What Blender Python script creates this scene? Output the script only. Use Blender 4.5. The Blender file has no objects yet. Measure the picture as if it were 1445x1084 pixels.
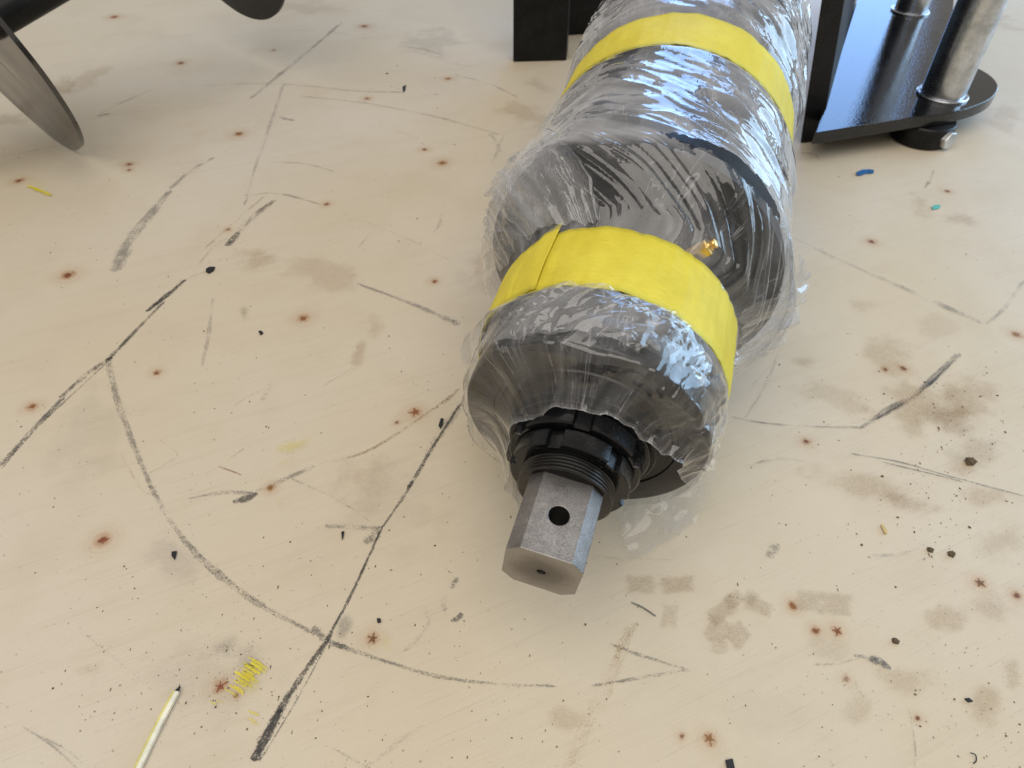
import bpy, bmesh, math, random
import numpy as np
from mathutils import Vector, Matrix
random.seed(7); np.random.seed(7)
R_ = math.radians
sc = bpy.context.scene
C = sc.collection

# ---------------------------------------------------------------- camera
H = 0.4; PITCH = R_(45.2); FPX = 1000.0; PW, PH = 1445, 1084
cd = bpy.data.cameras.new('camera'); cam = bpy.data.objects.new('camera', cd); C.objects.link(cam)
cam.location = (0, 0, H); cam.rotation_euler = (math.pi/2 - PITCH, 0, 0)
cd.sensor_fit = 'HORIZONTAL'; cd.sensor_width = 36.0; cd.lens = 36.0*FPX/PW
cd.clip_start = 0.01; cd.clip_end = 60
cd.dof.use_dof = True; cd.dof.focus_distance = 0.43; cd.dof.aperture_fstop = 15
sc.camera = cam

# ---------------------------------------------------------------- world, lamps, exposure
w = bpy.data.worlds.new('World'); sc.world = w; w.use_nodes = True
bg = w.node_tree.nodes['Background']; bg.inputs[0].default_value = (1.0, 0.94, 0.85, 1); bg.inputs[1].default_value = 0.43
def area(name, loc, target, sx, sy, power, col):
    l = bpy.data.lights.new(name, 'AREA'); l.shape = 'RECTANGLE'; l.size = sx; l.size_y = sy; l.energy = power; l.color = col
    o = bpy.data.objects.new(name, l); C.objects.link(o); o.location = loc
    o.rotation_euler = (Vector(target)-Vector(loc)).to_track_quat('-Z', 'Y').to_euler()
    return o
# open doorway at the back right (blue daylight) and a wide warm ceiling bounce
area('door_light', (1.36, 4.2, 1.40), (0.45, 0.8, 0.2), 1.65, 2.6, 66, (0.24, 0.49, 1.0))
area('side_window_light', (2.9, 1.5, 0.95), (0.25, 0.5, 0.15), 2.8, 1.5, 66, (0.45, 0.71, 1.0))
area('ceiling_light', (-0.2, -0.7, 2.6), (0.0, 0.0, 0.0), 3.4, 2.4, 66, (1.0, 0.945, 0.87))
vs = sc.view_settings; vs.view_transform = 'Standard'; vs.look = 'None'; vs.exposure = 0; vs.gamma = 1
sc.render.engine = 'CYCLES'
sc.cycles.transparent_max_bounces = 40; sc.cycles.max_bounces = 10
sc.render.resolution_x = 1024; sc.render.resolution_y = 768

# ---------------------------------------------------------------- helpers
CP, SP = math.cos(PITCH), math.sin(PITCH)
FW = Vector((0, CP, -SP)); UP = Vector((0, SP, CP)); RT = Vector((1, 0, 0)); EYE = Vector((0, 0, H))
def ray(x, y): return FW + RT*((x-PW/2)/FPX) + UP*((PH/2-y)/FPX)
def at(x, y, z=0.0):                 # a point of the photograph, on the level z
    d = ray(x, y); return EYE + d*((z-H)/d.z)
def pxm(x, y, z=0.0):                # metres per photograph pixel there
    p = at(x, y, z); return (p-EYE).dot(FW)/FPX
def mesh_obj(name, verts, faces, mat, parent=None, smooth=False, uvs=None):
    me = bpy.data.meshes.new(name); me.from_pydata([tuple(v) for v in verts], [], [tuple(f) for f in faces])
    if uvs is not None:
        ul = me.uv_layers.new(name='UVMap')
        for lp in me.loops: ul.data[lp.index].uv = uvs[lp.vertex_index]
    if smooth: me.shade_smooth()
    me.materials.append(mat); o = bpy.data.objects.new(name, me); C.objects.link(o)
    if parent: o.parent = parent
    return o
def bm_obj(name, bm, mat, parent=None, smooth=False, bevel=0, seg=2, angle=35):
    me = bpy.data.meshes.new(name); bmesh.ops.recalc_face_normals(bm, faces=bm.faces); bm.to_mesh(me); bm.free()
    me.materials.append(mat); o = bpy.data.objects.new(name, me); C.objects.link(o)
    if parent: o.parent = parent
    if smooth:
        me.shade_smooth()
        try: me.set_sharp_from_angle(angle=R_(angle))
        except Exception: pass
    if bevel:
        m = o.modifiers.new('bevel', 'BEVEL'); m.width = bevel; m.segments = seg; m.limit_method = 'ANGLE'; m.angle_limit = R_(30)
    return o
def apply_mods(o):
    dg = bpy.context.evaluated_depsgraph_get(); ev = o.evaluated_get(dg)
    me = bpy.data.meshes.new_from_object(ev); o.modifiers.clear(); o.data = me
def empty(name, loc=(0, 0, 0)):
    o = bpy.data.objects.new(name, None); C.objects.link(o); o.location = loc; o.empty_display_size = .02; return o
def tag(o, label, cat, group=None, kind=None):
    o['label'] = label; o['category'] = cat
    if group: o['group'] = group
    if kind: o['kind'] = kind
    return o
def lathe(name, prof, mat, parent, M, n=128, smooth=True, angle=30):     # prof: (s, r); axis = local z of M
    bm = bmesh.new(); rings = []
    for s, r in prof:
        if r <= 1e-6: rings.append([bm.verts.new(M @ Vector((0, 0, s)))])
        else: rings.append([bm.verts.new(M @ Vector((r*math.cos(2*math.pi*k/n), r*math.sin(2*math.pi*k/n), s))) for k in range(n)])
    for a, b in zip(rings, rings[1:]):
        for k in range(n):
            k2 = (k+1) % n
            if len(a) == 1 and len(b) == 1: continue
            if len(a) == 1: bm.faces.new((a[0], b[k], b[k2]))
            elif len(b) == 1: bm.faces.new((a[k], b[0], a[k2]))
            else: bm.faces.new((a[k], b[k], b[k2], a[k2]))
    return bm_obj(name, bm, mat, parent, smooth, angle=angle)
def prism(name, pts, z0, z1, mat, parent, M=Matrix(), bevel=0, smooth=False, seg=2):
    bm = bmesh.new()
    a = [bm.verts.new(M @ Vector((x, y, z0))) for x, y in pts]; b = [bm.verts.new(M @ Vector((x, y, z1))) for x, y in pts]
    n = len(pts)
    bm.faces.new(a); bm.faces.new(b[::-1])
    for k in range(n): bm.faces.new((a[k], a[(k+1) % n], b[(k+1) % n], b[k]))
    return bm_obj(name, bm, mat, parent, smooth, bevel, seg)

# vectorised gradient noise
_perm = np.random.permutation(256); _perm = np.concatenate([_perm, _perm, _perm])
_g = np.random.normal(size=(256, 3)); _g /= np.linalg.norm(_g, axis=1)[:, None]
def noise(x, y, z):
    x, y, z = np.broadcast_arrays(np.asarray(x, float), np.asarray(y, float), np.asarray(z, float))
    xi = np.floor(x).astype(int); yi = np.floor(y).astype(int); zi = np.floor(z).astype(int)
    xf, yf, zf = x-xi, y-yi, z-zi
    f = lambda t: t*t*t*(t*(t*6-15)+10)
    u, v, ww = f(xf), f(yf), f(zf)
    def gr(i, j, k):
        h = _perm[_perm[_perm[(xi+i) & 255]+((yi+j) & 255)]+((zi+k) & 255)] & 255
        g = _g[h]
        return g[..., 0]*(xf-i)+g[..., 1]*(yf-j)+g[..., 2]*(zf-k)
    l = lambda a, b, t: a+t*(b-a)
    return 1.5*l(l(l(gr(0,0,0), gr(1,0,0), u), l(gr(0,1,0), gr(1,1,0), u), v),
                 l(l(gr(0,0,1), gr(1,0,1), u), l(gr(0,1,1), gr(1,1,1), u), v), ww)
def ridge(x, y, z):                  # sharp crests, flat valleys
    return 1.0-np.clip(np.abs(noise(x, y, z))*2.2, 0, 1)

# ---------------------------------------------------------------- materials
def new_mat(name):
    m = bpy.data.materials.new(name); m.use_nodes = True; nt = m.node_tree
    for n in list(nt.nodes): nt.nodes.remove(n)
    out = nt.nodes.new('ShaderNodeOutputMaterial'); return m, nt, out
class N:
    def __init__(s, nt): s.nt = nt
    def __call__(s, typ, ins=None, **kw):
        n = s.nt.nodes.new('ShaderNode'+typ)
        for k, v in kw.items(): setattr(n, k, v)
        for k, v in (ins or {}).items():
            if isinstance(v, bpy.types.NodeSocket): s.nt.links.new(v, n.inputs[k])
            else: n.inputs[k].default_value = v
        return n
    def math(s, op, a, b=0.0, c=None, clamp=False):
        d = {0: a, 1: b}
        if c is not None: d[2] = c
        n = s('Math', d, operation=op); n.use_clamp = clamp; return n.outputs[0]
    def mix(s, fac, a, b, blend='MIX'):
        n = s.nt.nodes.new('ShaderNodeMix'); n.data_type = 'RGBA'; n.blend_type = blend
        for k, v in ((0, fac), (6, a), (7, b)):
            if isinstance(v, bpy.types.NodeSocket): s.nt.links.new(v, n.inputs[k])
            else: n.inputs[k].default_value = v
        return n.outputs[2]
    def ramp(s, fac, stops, interp='LINEAR'):
        n = s('ValToRGB', {0: fac}); cr = n.color_ramp; cr.interpolation = interp
        while len(cr.elements) < len(stops): cr.elements.new(.5)
        for e, (p, c) in zip(cr.elements, stops):
            e.position = p; e.color = c if len(c) == 4 else (*c, 1)
        return n.outputs[0]
    def noise(s, vec, scale, detail=4, rough=.5, dist=0.0):
        return s('TexNoise', {'Vector': vec, 'Scale': scale, 'Detail': detail, 'Roughness': rough, 'Distortion': dist}).outputs[0]
    def map(s, vec, scale=(1,1,1), rot=(0,0,0), loc=(0,0,0)):
        return s('Mapping', {0: vec, 1: loc, 2: rot, 3: scale}).outputs[0]
def g(v): return (v, v, v, 1)

def mat_painted(name, col, rough=.25, peel=.12, spec=.5):
    m, nt, out = new_mat(name); n = N(nt)
    co = n('TexCoord').outputs['Object']
    nz = n.noise(co, 420, 2, .5); n2 = n.noise(co, 38, 5, .6)
    c = n.mix(n.ramp(n2, [(.45, g(0)), (.75, g(1))]), (*col, 1), tuple(min(1, v*1.7+.003) for v in col)+(1,))
    du = n.math('MULTIPLY', n.ramp(n.noise(co, 900, 2, .6), [(.60, g(0)), (.70, g(1))]), n.ramp(n.noise(co, 9, 4, .6), [(.40, g(0)), (.75, g(1))]))
    c = n.mix(n.math('MULTIPLY', du, .30), c, (.30, .27, .22, 1))
    b = n('Bump', {'Strength': peel, 'Distance': .0006, 'Height': nz}).outputs[0]
    rr = n.math('MULTIPLY_ADD', n2, .22, rough-.08)
    p = n('BsdfPrincipled', {'Base Color': c, 'Roughness': rr, 'Normal': b, 'IOR': 1.5, 'Specular IOR Level': spec})
    nt.links.new(p.outputs[0], out.inputs[0]); return m
def mat_steel(name, col, rough=.38, grain=900, bump=.25, metal=1.0, rings=False, scale_dirt=60):
    m, nt, out = new_mat(name); n = N(nt)
    co = n('TexCoord').outputs['Object']
    a = n.noise(co, grain, 3, .6); b = n.noise(co, scale_dirt, 5, .6)
    c = n.mix(n.ramp(b, [(.38, g(0)), (.66, g(1))]), (*[v*.62 for v in col], 1), (*col, 1))
    c = n.mix(n.ramp(a, [(.36, g(.30)), (.55, g(0))]), c, (*[v*.5 for v in col], 1))
    rr = n.math('MULTIPLY_ADD', a, .25, rough-.1)
    h = a
    bp = n('Bump', {'Strength': bump, 'Distance': .0004, 'Height': h}).outputs[0]
    p = n('BsdfPrincipled', {'Base Color': c, 'Metallic': metal, 'Roughness': rr, 'Normal': bp})
    nt.links.new(p.outputs[0], out.inputs[0]); return m
def mat_simple(name, col, rough=.5, metal=0.0, var=.25, sc_=120):
    m, nt, out = new_mat(name); n = N(nt)
    co = n('TexCoord').outputs['Object']; a = n.noise(co, sc_, 4, .6)
    c = n.mix(n.ramp(a, [(.35, g(0)), (.65, g(1))]), (*[v*(1-var) for v in col], 1), (*col, 1))
    p = n('BsdfPrincipled', {'Base Color': c, 'Roughness': rough, 'Metallic': metal})
    nt.links.new(p.outputs[0], out.inputs[0]); return m

MAT = {}
MAT['black_gloss'] = mat_painted('black_gloss_paint', (.006, .006, .007), .06, .28)
MAT['black'] = mat_painted('black_paint', (.005, .005, .0055), .34, .2, .22)
MAT['black_satin'] = mat_painted('black_oxide_steel', (.004, .0042, .005), .20, .10, .38)
MAT['cast'] = mat_painted('black_cast_housing', (.010, .010, .011), .42, .5, .22)
MAT['chrome'] = mat_steel('zinc_pin_steel', (.70, .72, .76), .22, 700, .10)
MAT['bolt'] = mat_steel('zinc_bolt', (.72, .74, .76), .35, 900, .1)
MAT['brass'] = mat_simple('brass', (.78, .55, .22), .3, 1.0, .25, 300)
MAT['hole'] = mat_simple('dark_bore', (.012, .011, .010), .6)

def mat_shaft():
    m, nt, out = new_mat('ground_steel_shaft'); n = N(nt)
    tc = n('TexCoord'); co = tc.outputs['Object']
    a = n.noise(co, 1700, 3, .6); b = n.noise(co, 75, 6, .65); d = n.noise(n.map(co, (1, 1, .12)), 700, 3, .6)
    base = n.mix(n.ramp(b, [(.36, g(0)), (.66, g(1))]), (.24, .23, .225, 1), (.41, .395, .39, 1))
    base = n.mix(n.ramp(a, [(.40, g(.5)), (.56, g(0))]), base, (.15, .138, .13, 1))
    # oil stain close to the thread
    z = n('SeparateXYZ', {0: co}).outputs[2]
    st = n.math('MULTIPLY', n.ramp(n.math('ADD', n.math('MULTIPLY', z, 22.0), n.math('MULTIPLY_ADD', b, .7, -.35)), [(.70, g(0)), (.93, g(1))]), .75)
    base = n.mix(st, base, (.05, .045, .045, 1))
    rr = n.math('MULTIPLY_ADD', a, .3, .30)
    bp = n('Bump', {'Strength': .45, 'Distance': .0004, 'Height': n.math('ADD', a, n.math('MULTIPLY', d, .6))}).outputs[0]
    p = n('BsdfPrincipled', {'Base Color': base, 'Metallic': .93, 'Roughness': rr, 'Normal': bp})
    nt.links.new(p.outputs[0], out.inputs[0]); return m
MAT['shaft'] = mat_shaft()
def mat_shaft_end():
    m, nt, out = new_mat('turned_steel_end'); n = N(nt)
    co = n('TexCoord').outputs['Object']; xyz = n('SeparateXYZ', {0: co})
    r = n.math('SQRT', n.math('ADD', n.math('POWER', xyz.outputs[0], 2.0), n.math('POWER', xyz.outputs[1], 2.0)))
    nz = n.noise(co, 60, 4, .6)
    cmb = n('CombineXYZ', {0: r, 1: 0.0, 2: 0.0}).outputs[0]
    rings = n.noise(cmb, 1500, 3, .7)
    f = n.math('ADD', n.math('MULTIPLY', r, 42.0), n.math('MULTIPLY_ADD', nz, .5, -.25))
    c = n.ramp(f, [(.08, (.06, .054, .05)), (.40, (.12, .106, .096)), (.80, (.30, .28, .26))])
    c = n.mix(n.math('MULTIPLY', n.ramp(rings, [(.35, g(0)), (.65, g(1))]), .35), c, (.36, .33, .30, 1))
    bp = n('Bump', {'Strength': .5, 'Distance': .0003, 'Height': rings}).outputs[0]
    p = n('BsdfPrincipled', {'Base Color': c, 'Metallic': .75, 'Roughness': .42, 'Normal': bp})
    nt.links.new(p.outputs[0], out.inputs[0]); return m
MAT['shaft_end'] = mat_shaft_end()

def mat_tape():
    m, nt, out = new_mat('yellow_crepe_tape'); n = N(nt)
    uv = n('TexCoord').outputs['UV']; co = n('TexCoord').outputs['Object']
    crepe = n.noise(n.map(uv, (9, 160, 1)), 6, 4, .6)
    soft = n.noise(co, 26, 4, .6); fib = n.noise(co, 900, 2, .5)
    c = n.mix(n.ramp(soft, [(.36, g(0)), (.66, g(1))]), (.70, .58, .035, 1), (.80, .68, .055, 1))
    c = n.mix(n.math('MULTIPLY', n.ramp(crepe, [(.35, g(1)), (.55, g(0))]), .28), c, (.52, .42, .02, 1))
    c = n.mix(n.math('MULTIPLY', n.ramp(fib, [(.62, g(0)), (.74, g(1))]), .35), c, (.85, .78, .25, 1))
    hh = n.math('ADD', crepe, n.math('MULTIPLY', soft, 1.5))
    b = n('Bump', {'Strength': .8, 'Distance': .0008, 'Height': hh}).outputs[0]
    p = n('BsdfPrincipled', {'Base Color': c, 'Roughness': .55, 'Normal': b, 'IOR': 1.45})
    nt.links.new(p.outputs[0], out.inputs[0]); return m
MAT['tape'] = mat_tape()

def mat_film(name, k, k0=0.0, gloss=1.0):
    m, nt, out = new_mat(name); n = N(nt)
    co = n('TexCoord').outputs['Object']; uv = n('TexCoord').outputs['UV']
    lay = n('Attribute', attribute_name='layers').outputs['Fac']
    soft = n.noise(n.map(uv, (16, 22, 1), (0, 0, .5)), 1, 4, .55, .5)
    stre = n.noise(n.map(uv, (34, 7, 1), (0, 0, .35)), 1, 4, .6, .8)
    fine = n.noise(co, 60, 3, .5, .8)
    cr = n.math('ABSOLUTE', n.math('SUBTRACT', stre, .5)); cr2 = n.math('ABSOLUTE', n.math('SUBTRACT', fine, .5))
    line = n.math('ADD', n.ramp(cr, [(0, g(1)), (.012, g(0))]), n.math('MULTIPLY', n.ramp(cr2, [(0, g(1)), (.010, g(0))]), .6), clamp=True)
    hgt = n.math('ADD', n.math('MULTIPLY', n.math('MINIMUM', n.math('MULTIPLY', cr, 5.0), .5), -1.0), n.math('MULTIPLY', n.math('MINIMUM', n.math('MULTIPLY', cr2, 5.0), .5), -.8))
    b = n('Bump', {'Strength': .09, 'Distance': .0010, 'Height': hgt}).outputs[0]
    lw = n('LayerWeight', {'Blend': .30}).outputs['Facing']
    haze = n.math('MULTIPLY', n.math('MULTIPLY_ADD', soft, .9, .55), n.math('MULTIPLY_ADD', lay, k, k0))
    haze = n.math('ADD', haze, n.math('MULTIPLY', n.math('POWER', lw, 2.2), .22))
    haze = n.math('ADD', haze, n.math('MULTIPLY', n.math('MULTIPLY', line, n.ramp(soft, [(.40, g(0)), (.60, g(1))])), .34), clamp=True)
    tr = n('BsdfTransparent', {0: (.965, .968, .97, 1)}).outputs[0]
    df = n('BsdfDiffuse', {0: (.78, .78, .81, 1)}).outputs[0]
    tl = n('BsdfTranslucent', {0: (.80, .80, .82, 1)}).outputs[0]
    milk = n('MixShader', {0: .45, 1: df, 2: tl}).outputs[0]
    base = n('MixShader', {0: haze, 1: tr, 2: milk}).outputs[0]
    gl = n('BsdfGlossy', {0: g(1), 'Roughness': .055, 'Normal': b}).outputs[0]
    bf = n('NewGeometry').outputs['Backfacing']                       # the film is thin: same sheen from both sides
    fr = n('Fresnel', {0: n.math('MULTIPLY_ADD', bf, 1/1.5-1.5, 1.5), 'Normal': b}).outputs[0]
    fac = n.math('MULTIPLY', fr, gloss*1.4, clamp=True)
    nt.links.new(n('MixShader', {0: fac, 1: base, 2: gl}).outputs[0], out.inputs[0]); return m
MAT['film'] = mat_film('clear_stretch_film', .40)
MAT['film2'] = mat_film('clear_stretch_film_outer', .17, .02)
MAT['film_thin'] = mat_film('clear_film_single_layer', .0, .13, .55)

# floor: pale plywood with faint grain, ingrained dust and specks
def mat_floor():
    m, nt, out = new_mat('pale_plywood_floor'); n = N(nt)
    co = n('TexCoord').outputs['Object']
    gr = n.map(co, (1, 1, 1), (0, 0, R_(-24)))
    big = n.noise(co, 3.2, 5, .55); mid = n.noise(co, 14, 6, .62); grain = n.noise(n.map(gr, (5, 120, 1)), 1, 5, .65, .8)
    hair = n.noise(n.map(gr, (18, 900, 1)), 1, 3, .6)
    c = n.mix(n.ramp(big, [(.35, g(0)), (.65, g(1))]), (.572, .488, .355, 1), (.603, .532, .422, 1))
    c = n.mix(n.math('MULTIPLY', n.ramp(mid, [(.50, g(0)), (.72, g(1))]), .35), c, (.50, .415, .30, 1))
    c = n.mix(n.math('MULTIPLY', n.ramp(grain, [(.52, g(0)), (.74, g(1))]), .22), c, (.47, .38, .27, 1))
    c = n.mix(n.math('MULTIPLY', n.ramp(hair, [(.58, g(0)), (.70, g(1))]), .38), c, (.44, .37, .28, 1))
    # ground-in dust, patchy, made of fine grains
    dust = n.noise(co, 1300, 3, .7); patch = n.noise(n.map(co, loc=(3.1, 1.7, 0)), 6.5, 6, .65)
    dm = n.math('MULTIPLY', n.ramp(dust, [(.60, g(0)), (.67, g(1))]), n.ramp(patch, [(.40, g(.20)), (.70, g(1))]))
    c = n.mix(n.math('MULTIPLY', dm, .50), c, (.17, .145, .115, 1))
    # specks
    v = n('TexVoronoi', {'Vector': co, 'Scale': 210.0, 'Randomness': 1.0}); 
    rnd = n('SeparateColor', {0: v.outputs['Color']})
    siz = n.math('MULTIPLY', n.ramp(rnd.outputs[0], [(.84, g(0)), (1.0, g(1))]), .17)
    sp = n.math('LESS_THAN', v.outputs['Distance'], siz)
    c = n.mix(n.math('MULTIPLY', sp, n.math('MULTIPLY_ADD', rnd.outputs[1], .6, .2)), c, (.085, .07, .055, 1))
    bp = n('Bump', {'Strength': .25, 'Distance': .0006, 'Height': n.math('ADD', grain, n.math('MULTIPLY', hair, .5))}).outputs[0]
    p = n('BsdfPrincipled', {'Base Color': c, 'Roughness': n.math('MULTIPLY_ADD', mid, .3, .42), 'Normal': bp, 'IOR': 1.45})
    nt.links.new(p.outputs[0], out.inputs[0]); return m
MAT['floor'] = mat_floor()

# marks: colour and density per object through its viewport colour; u along, v across
def mat_mark(name, kind):
    m, nt, out = new_mat(name); n = N(nt)
    oi = n('ObjectInfo'); uv = n('SeparateXYZ', {0: n('TexCoord').outputs['UV']}); co = n('TexCoord').outputs['Object']
    u, v = uv.outputs[0], uv.outputs[1]
    dens = oi.outputs['Alpha']
    fine = n.noise(co, 1150, 3, .6); mid = n.noise(co, 210, 4, .65); low = n.noise(co, 34, 4, .6)
    if kind == 'scuff':
        strk = n.noise(n.map(n('TexCoord').outputs['UV'], (5, 6, 1)), 1, 3, .6)
        e = n.math('SUBTRACT', 1.0, n.math('ABSOLUTE', n.math('MULTIPLY_ADD', v, 2.0, -1.0)))        # 1 in the middle
        e = n.ramp(e, [(0, g(0)), (.75, g(1))], 'EASE')
        d_ = n.math('ADD', n.math('MULTIPLY_ADD', e, 1.15, -1.38), n.math('MULTIPLY', dens, 1.15))
        d_ = n.math('ADD', d_, n.math('ADD', n.math('MULTIPLY_ADD', low, 2.4, -1.2), n.math('MULTIPLY_ADD', strk, 2.2, -1.1)))
        d_ = n.math('ADD', d_, n.math('MULTIPLY_ADD', mid, 1.0, -.5))
        grain = n.ramp(n.math('ADD', d_, n.math('MULTIPLY_ADD', fine, 4.6, -2.3)), [(.05, g(0)), (.50, g(1))])
        soft = n.ramp(d_, [(.0, g(0)), (.9, g(1))])
        a = n.math('MULTIPLY', n.math('ADD', n.math('MULTIPLY', grain, .68), n.math('MULTIPLY', soft, .30)), n.math('MULTIPLY_ADD', dens, .85, .10), clamp=True)
        a = n.math('MULTIPLY', a, n.ramp(e, [(0, g(0)), (.3, g(1))]))
    elif kind == 'smudge':
        dx = n.math('MULTIPLY_ADD', u, 2.0, -1.0); dy = n.math('MULTIPLY_ADD', v, 2.0, -1.0)
        r = n.math('SQRT', n.math('ADD', n.math('POWER', dx, 2.0), n.math('POWER', dy, 2.0)))
        r = n.math('ADD', r, n.math('MULTIPLY_ADD', low, 2.2, -1.05))
        e = n.ramp(r, [(.25, g(1)), (.95, g(0))], 'EASE')
        k = n.math('ADD', n.math('MULTIPLY_ADD', fine, 3.6, -1.45), n.math('ADD', n.math('MULTIPLY_ADD', mid, 1.2, -.6), n.math('MULTIPLY_ADD', e, .5, -.3)))
        a = n.math('MULTIPLY', n.math('MULTIPLY', n.ramp(k, [(.05, g(.28)), (.6, g(1.0))]), e), n.math('MULTIPLY', dens, 1.25))
        rr = n.math('SQRT', n.math('ADD', n.math('POWER', dx, 2.0), n.math('POWER', dy, 2.0)))
        a = n.math('MULTIPLY', a, n.ramp(rr, [(.85, g(1)), (1.0, g(0))]))
    elif kind == 'print':      # tread block of a boot sole: fairly crisp edge
        dx = n.math('MULTIPLY_ADD', u, 2.0, -1.0); dy = n.math('MULTIPLY_ADD', v, 2.0, -1.0)
        r = n.math('MAXIMUM', n.math('ABSOLUTE', dx), n.math('ABSOLUTE', dy))
        r = n.math('ADD', r, n.math('ADD', n.math('MULTIPLY_ADD', mid, .9, -.45), n.math('MULTIPLY_ADD', low, .9, -.45)))
        e = n.ramp(r, [(.55, g(1)), (.9, g(0))])
        st = n.noise(n.map(co, (200, 1200, 1), (0, 0, R_(-20))), 1, 3, .6)
        a = n.math('MULTIPLY', n.math('MULTIPLY', n.ramp(n.math('ADD', fine, n.math('MULTIPLY_ADD', st, .8, -.4)), [(.3, g(.25)), (.65, g(1))]), e), dens)
        a = n.math('MULTIPLY', a, n.ramp(n.math('MAXIMUM', n.math('ABSOLUTE', dx), n.math('ABSOLUTE', dy)), [(.9, g(1)), (1.0, g(0))]))
    df = n('BsdfPrincipled', {'Base Color': oi.outputs['Color'], 'Roughness': .6}).outputs[0]
    tr = n('BsdfTransparent').outputs[0]
    nt.links.new(n('MixShader', {0: a, 1: tr, 2: df}).outputs[0], out.inputs[0]); return m
for k in ('scuff', 'smudge', 'print'): MAT[k] = mat_mark('floor_'+k, k)
def mat_knot(star):
    m, nt, out = new_mat('pine_knot_star' if star else 'pine_knot'); n = N(nt)
    oi = n('ObjectInfo'); uv = n('SeparateXYZ', {0: n('TexCoord').outputs['UV']}); co = n('TexCoord').outputs['Object']
    dx = n.math('MULTIPLY_ADD', uv.outputs[0], 2.0, -1.0); dy = n.math('MULTIPLY_ADD', uv.outputs[1], 2.0, -1.0)
    r0 = n.math('SQRT', n.math('ADD', n.math('POWER', dx, 2.0), n.math('POWER', dy, 2.0)))
    mid = n.noise(co, 260, 4, .6); low = n.noise(co, 70, 3, .6)
    r = n.math('ADD', r0, n.math('MULTIPLY_ADD', low, .30, -.15))
    rc = n.math('ADD', r0, n.math('MULTIPLY_ADD', mid, .34, -.17))
    if star:
        an = n.math('ARCTAN2', dy, dx)
        sw = n.math('COSINE', n.math('ADD', n.math('MULTIPLY', an, 5.0), n.math('MULTIPLY', oi.outputs['Random'], 6.28)))
        core = n.math('SUBTRACT', rc, n.math('MULTIPLY_ADD', n.math('POWER', n.math('MAXIMUM', sw, 0.0), 2.0), .12, -.01))
    else: core = rc
    kc = n.ramp(core, [(.08, g(1)), (.16, g(0))] if star else [(.09, g(1)), (.19, g(0))])
    ring = n.math('MULTIPLY', n.ramp(rc, [(.16, g(1)), (.36, g(0))]), .42)
    rw = n.math('MULTIPLY_ADD', n.math('SINE', n.math('MULTIPLY', r, 48.0)), .5, .5)
    halo = n.math('MULTIPLY', n.ramp(r, [(.12, g(1)), (.85, g(0))], 'EASE'), n.math('MULTIPLY_ADD', rw, .08, .10))
    a = n.math('MAXIMUM', n.math('MAXIMUM', kc, ring), halo)
    a = n.math('MULTIPLY', n.math('MULTIPLY', a, oi.outputs['Alpha']), n.ramp(r0, [(.8, g(1)), (1, g(0))]))
    c = n.mix(kc, n.mix(n.ramp(r, [(.2, g(0)), (.6, g(1))]), (.52, .24, .075, 1), (.60, .37, .15, 1)), oi.outputs['Color'])
    df = n('BsdfPrincipled', {'Base Color': c, 'Roughness': .55}).outputs[0]
    nt.links.new(n('MixShader', {0: a, 1: n('BsdfTransparent').outputs[0], 2: df}).outputs[0], out.inputs[0]); return m
MAT['knot'] = mat_knot(False); MAT['knot_star'] = mat_knot(True)

# ================================================================ the floor and its marks
floor = mesh_obj('floor', [(-4, -2, 0), (4, -2, 0), (4, 6, 0), (-4, 6, 0)], [(0, 1, 2, 3)], MAT['floor'])
floor['kind'] = 'structure'; floor['label'] = 'pale cream plywood floor with scuffs and rusty brown knots'
_lv = [0]
def level():
    _lv[0] += 1; return 0.00012 + _lv[0]*0.000006
GREY = (.085, .08, .078); DARK = (.030, .029, .030); BROWN = (.26, .13, .035); TAN = (.37, .225, .08); LG = (.22, .205, .19); YEL = (.72, .62, .04)
def smoothline(pts, k=10):
    P = [np.array(p, float) for p in pts]; P = [2*P[0]-P[1]]+P+[2*P[-1]-P[-2]]; out = []
    for i in range(1, len(P)-2):
        for t in np.linspace(0, 1, k, endpoint=False):
            a, b, c, d = P[i-1:i+3]
            out.append(.5*((2*b)+(c-a)*t+(2*a-5*b+4*c-d)*t*t+(3*b-a-3*c+d)*t**3))
    out.append(P[-2]); return out
def stroke(pts, wpx, col, dens, name='scuff_mark'):
    z = level(); L = smoothline(pts); W = [at(x, y, z) for x, y in L]; n = len(W)
    wid = np.interp(np.linspace(0, 1, n), np.linspace(0, 1, len(wpx)), wpx) if isinstance(wpx, (list, tuple)) else [wpx]*n
    V = []; U = []; F = []
    for i, p in enumerate(W):
        t = (W[min(i+1, n-1)]-W[max(i-1, 0)]).normalized(); nn = Vector((-t.y, t.x, 0))
        hw = wid[i]*pxm(*L[i])*.5*1.45
        if i == 0 or i == n-1: hw *= .35
        V += [p-nn*hw, p+nn*hw]; U += [(i/(n-1), 0), (i/(n-1), 1)]
        if i: F.append((2*i-2, 2*i, 2*i+1, 2*i-1))
    o = mesh_obj(name, V, F, MAT['scuff'], floor, uvs=U); o.color = (*col, dens**1.25); return o
def patch(cx, cy, rx, ry, ang, col, dens, mat='smudge', name='stain'):
    z = level(); V = []
    for sx, sy in ((-1, -1), (1, -1), (1, 1), (-1, 1)):
        a = R_(ang); x = cx+rx*sx*math.cos(a)-ry*sy*math.sin(a); y = cy+rx*sx*math.sin(a)+ry*sy*math.cos(a)
        V.append(at(x, y, z))
    o = mesh_obj(name, V, [(0, 1, 2, 3)], MAT[mat], floor, uvs=[(0, 0), (1, 0), (1, 1), (0, 1)]); o.color = (*col, dens*(.50 if mat == 'print' else .34))
    if o.data.polygons[0].normal.z < 0: o.data.flip_normals()
    return o
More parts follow.
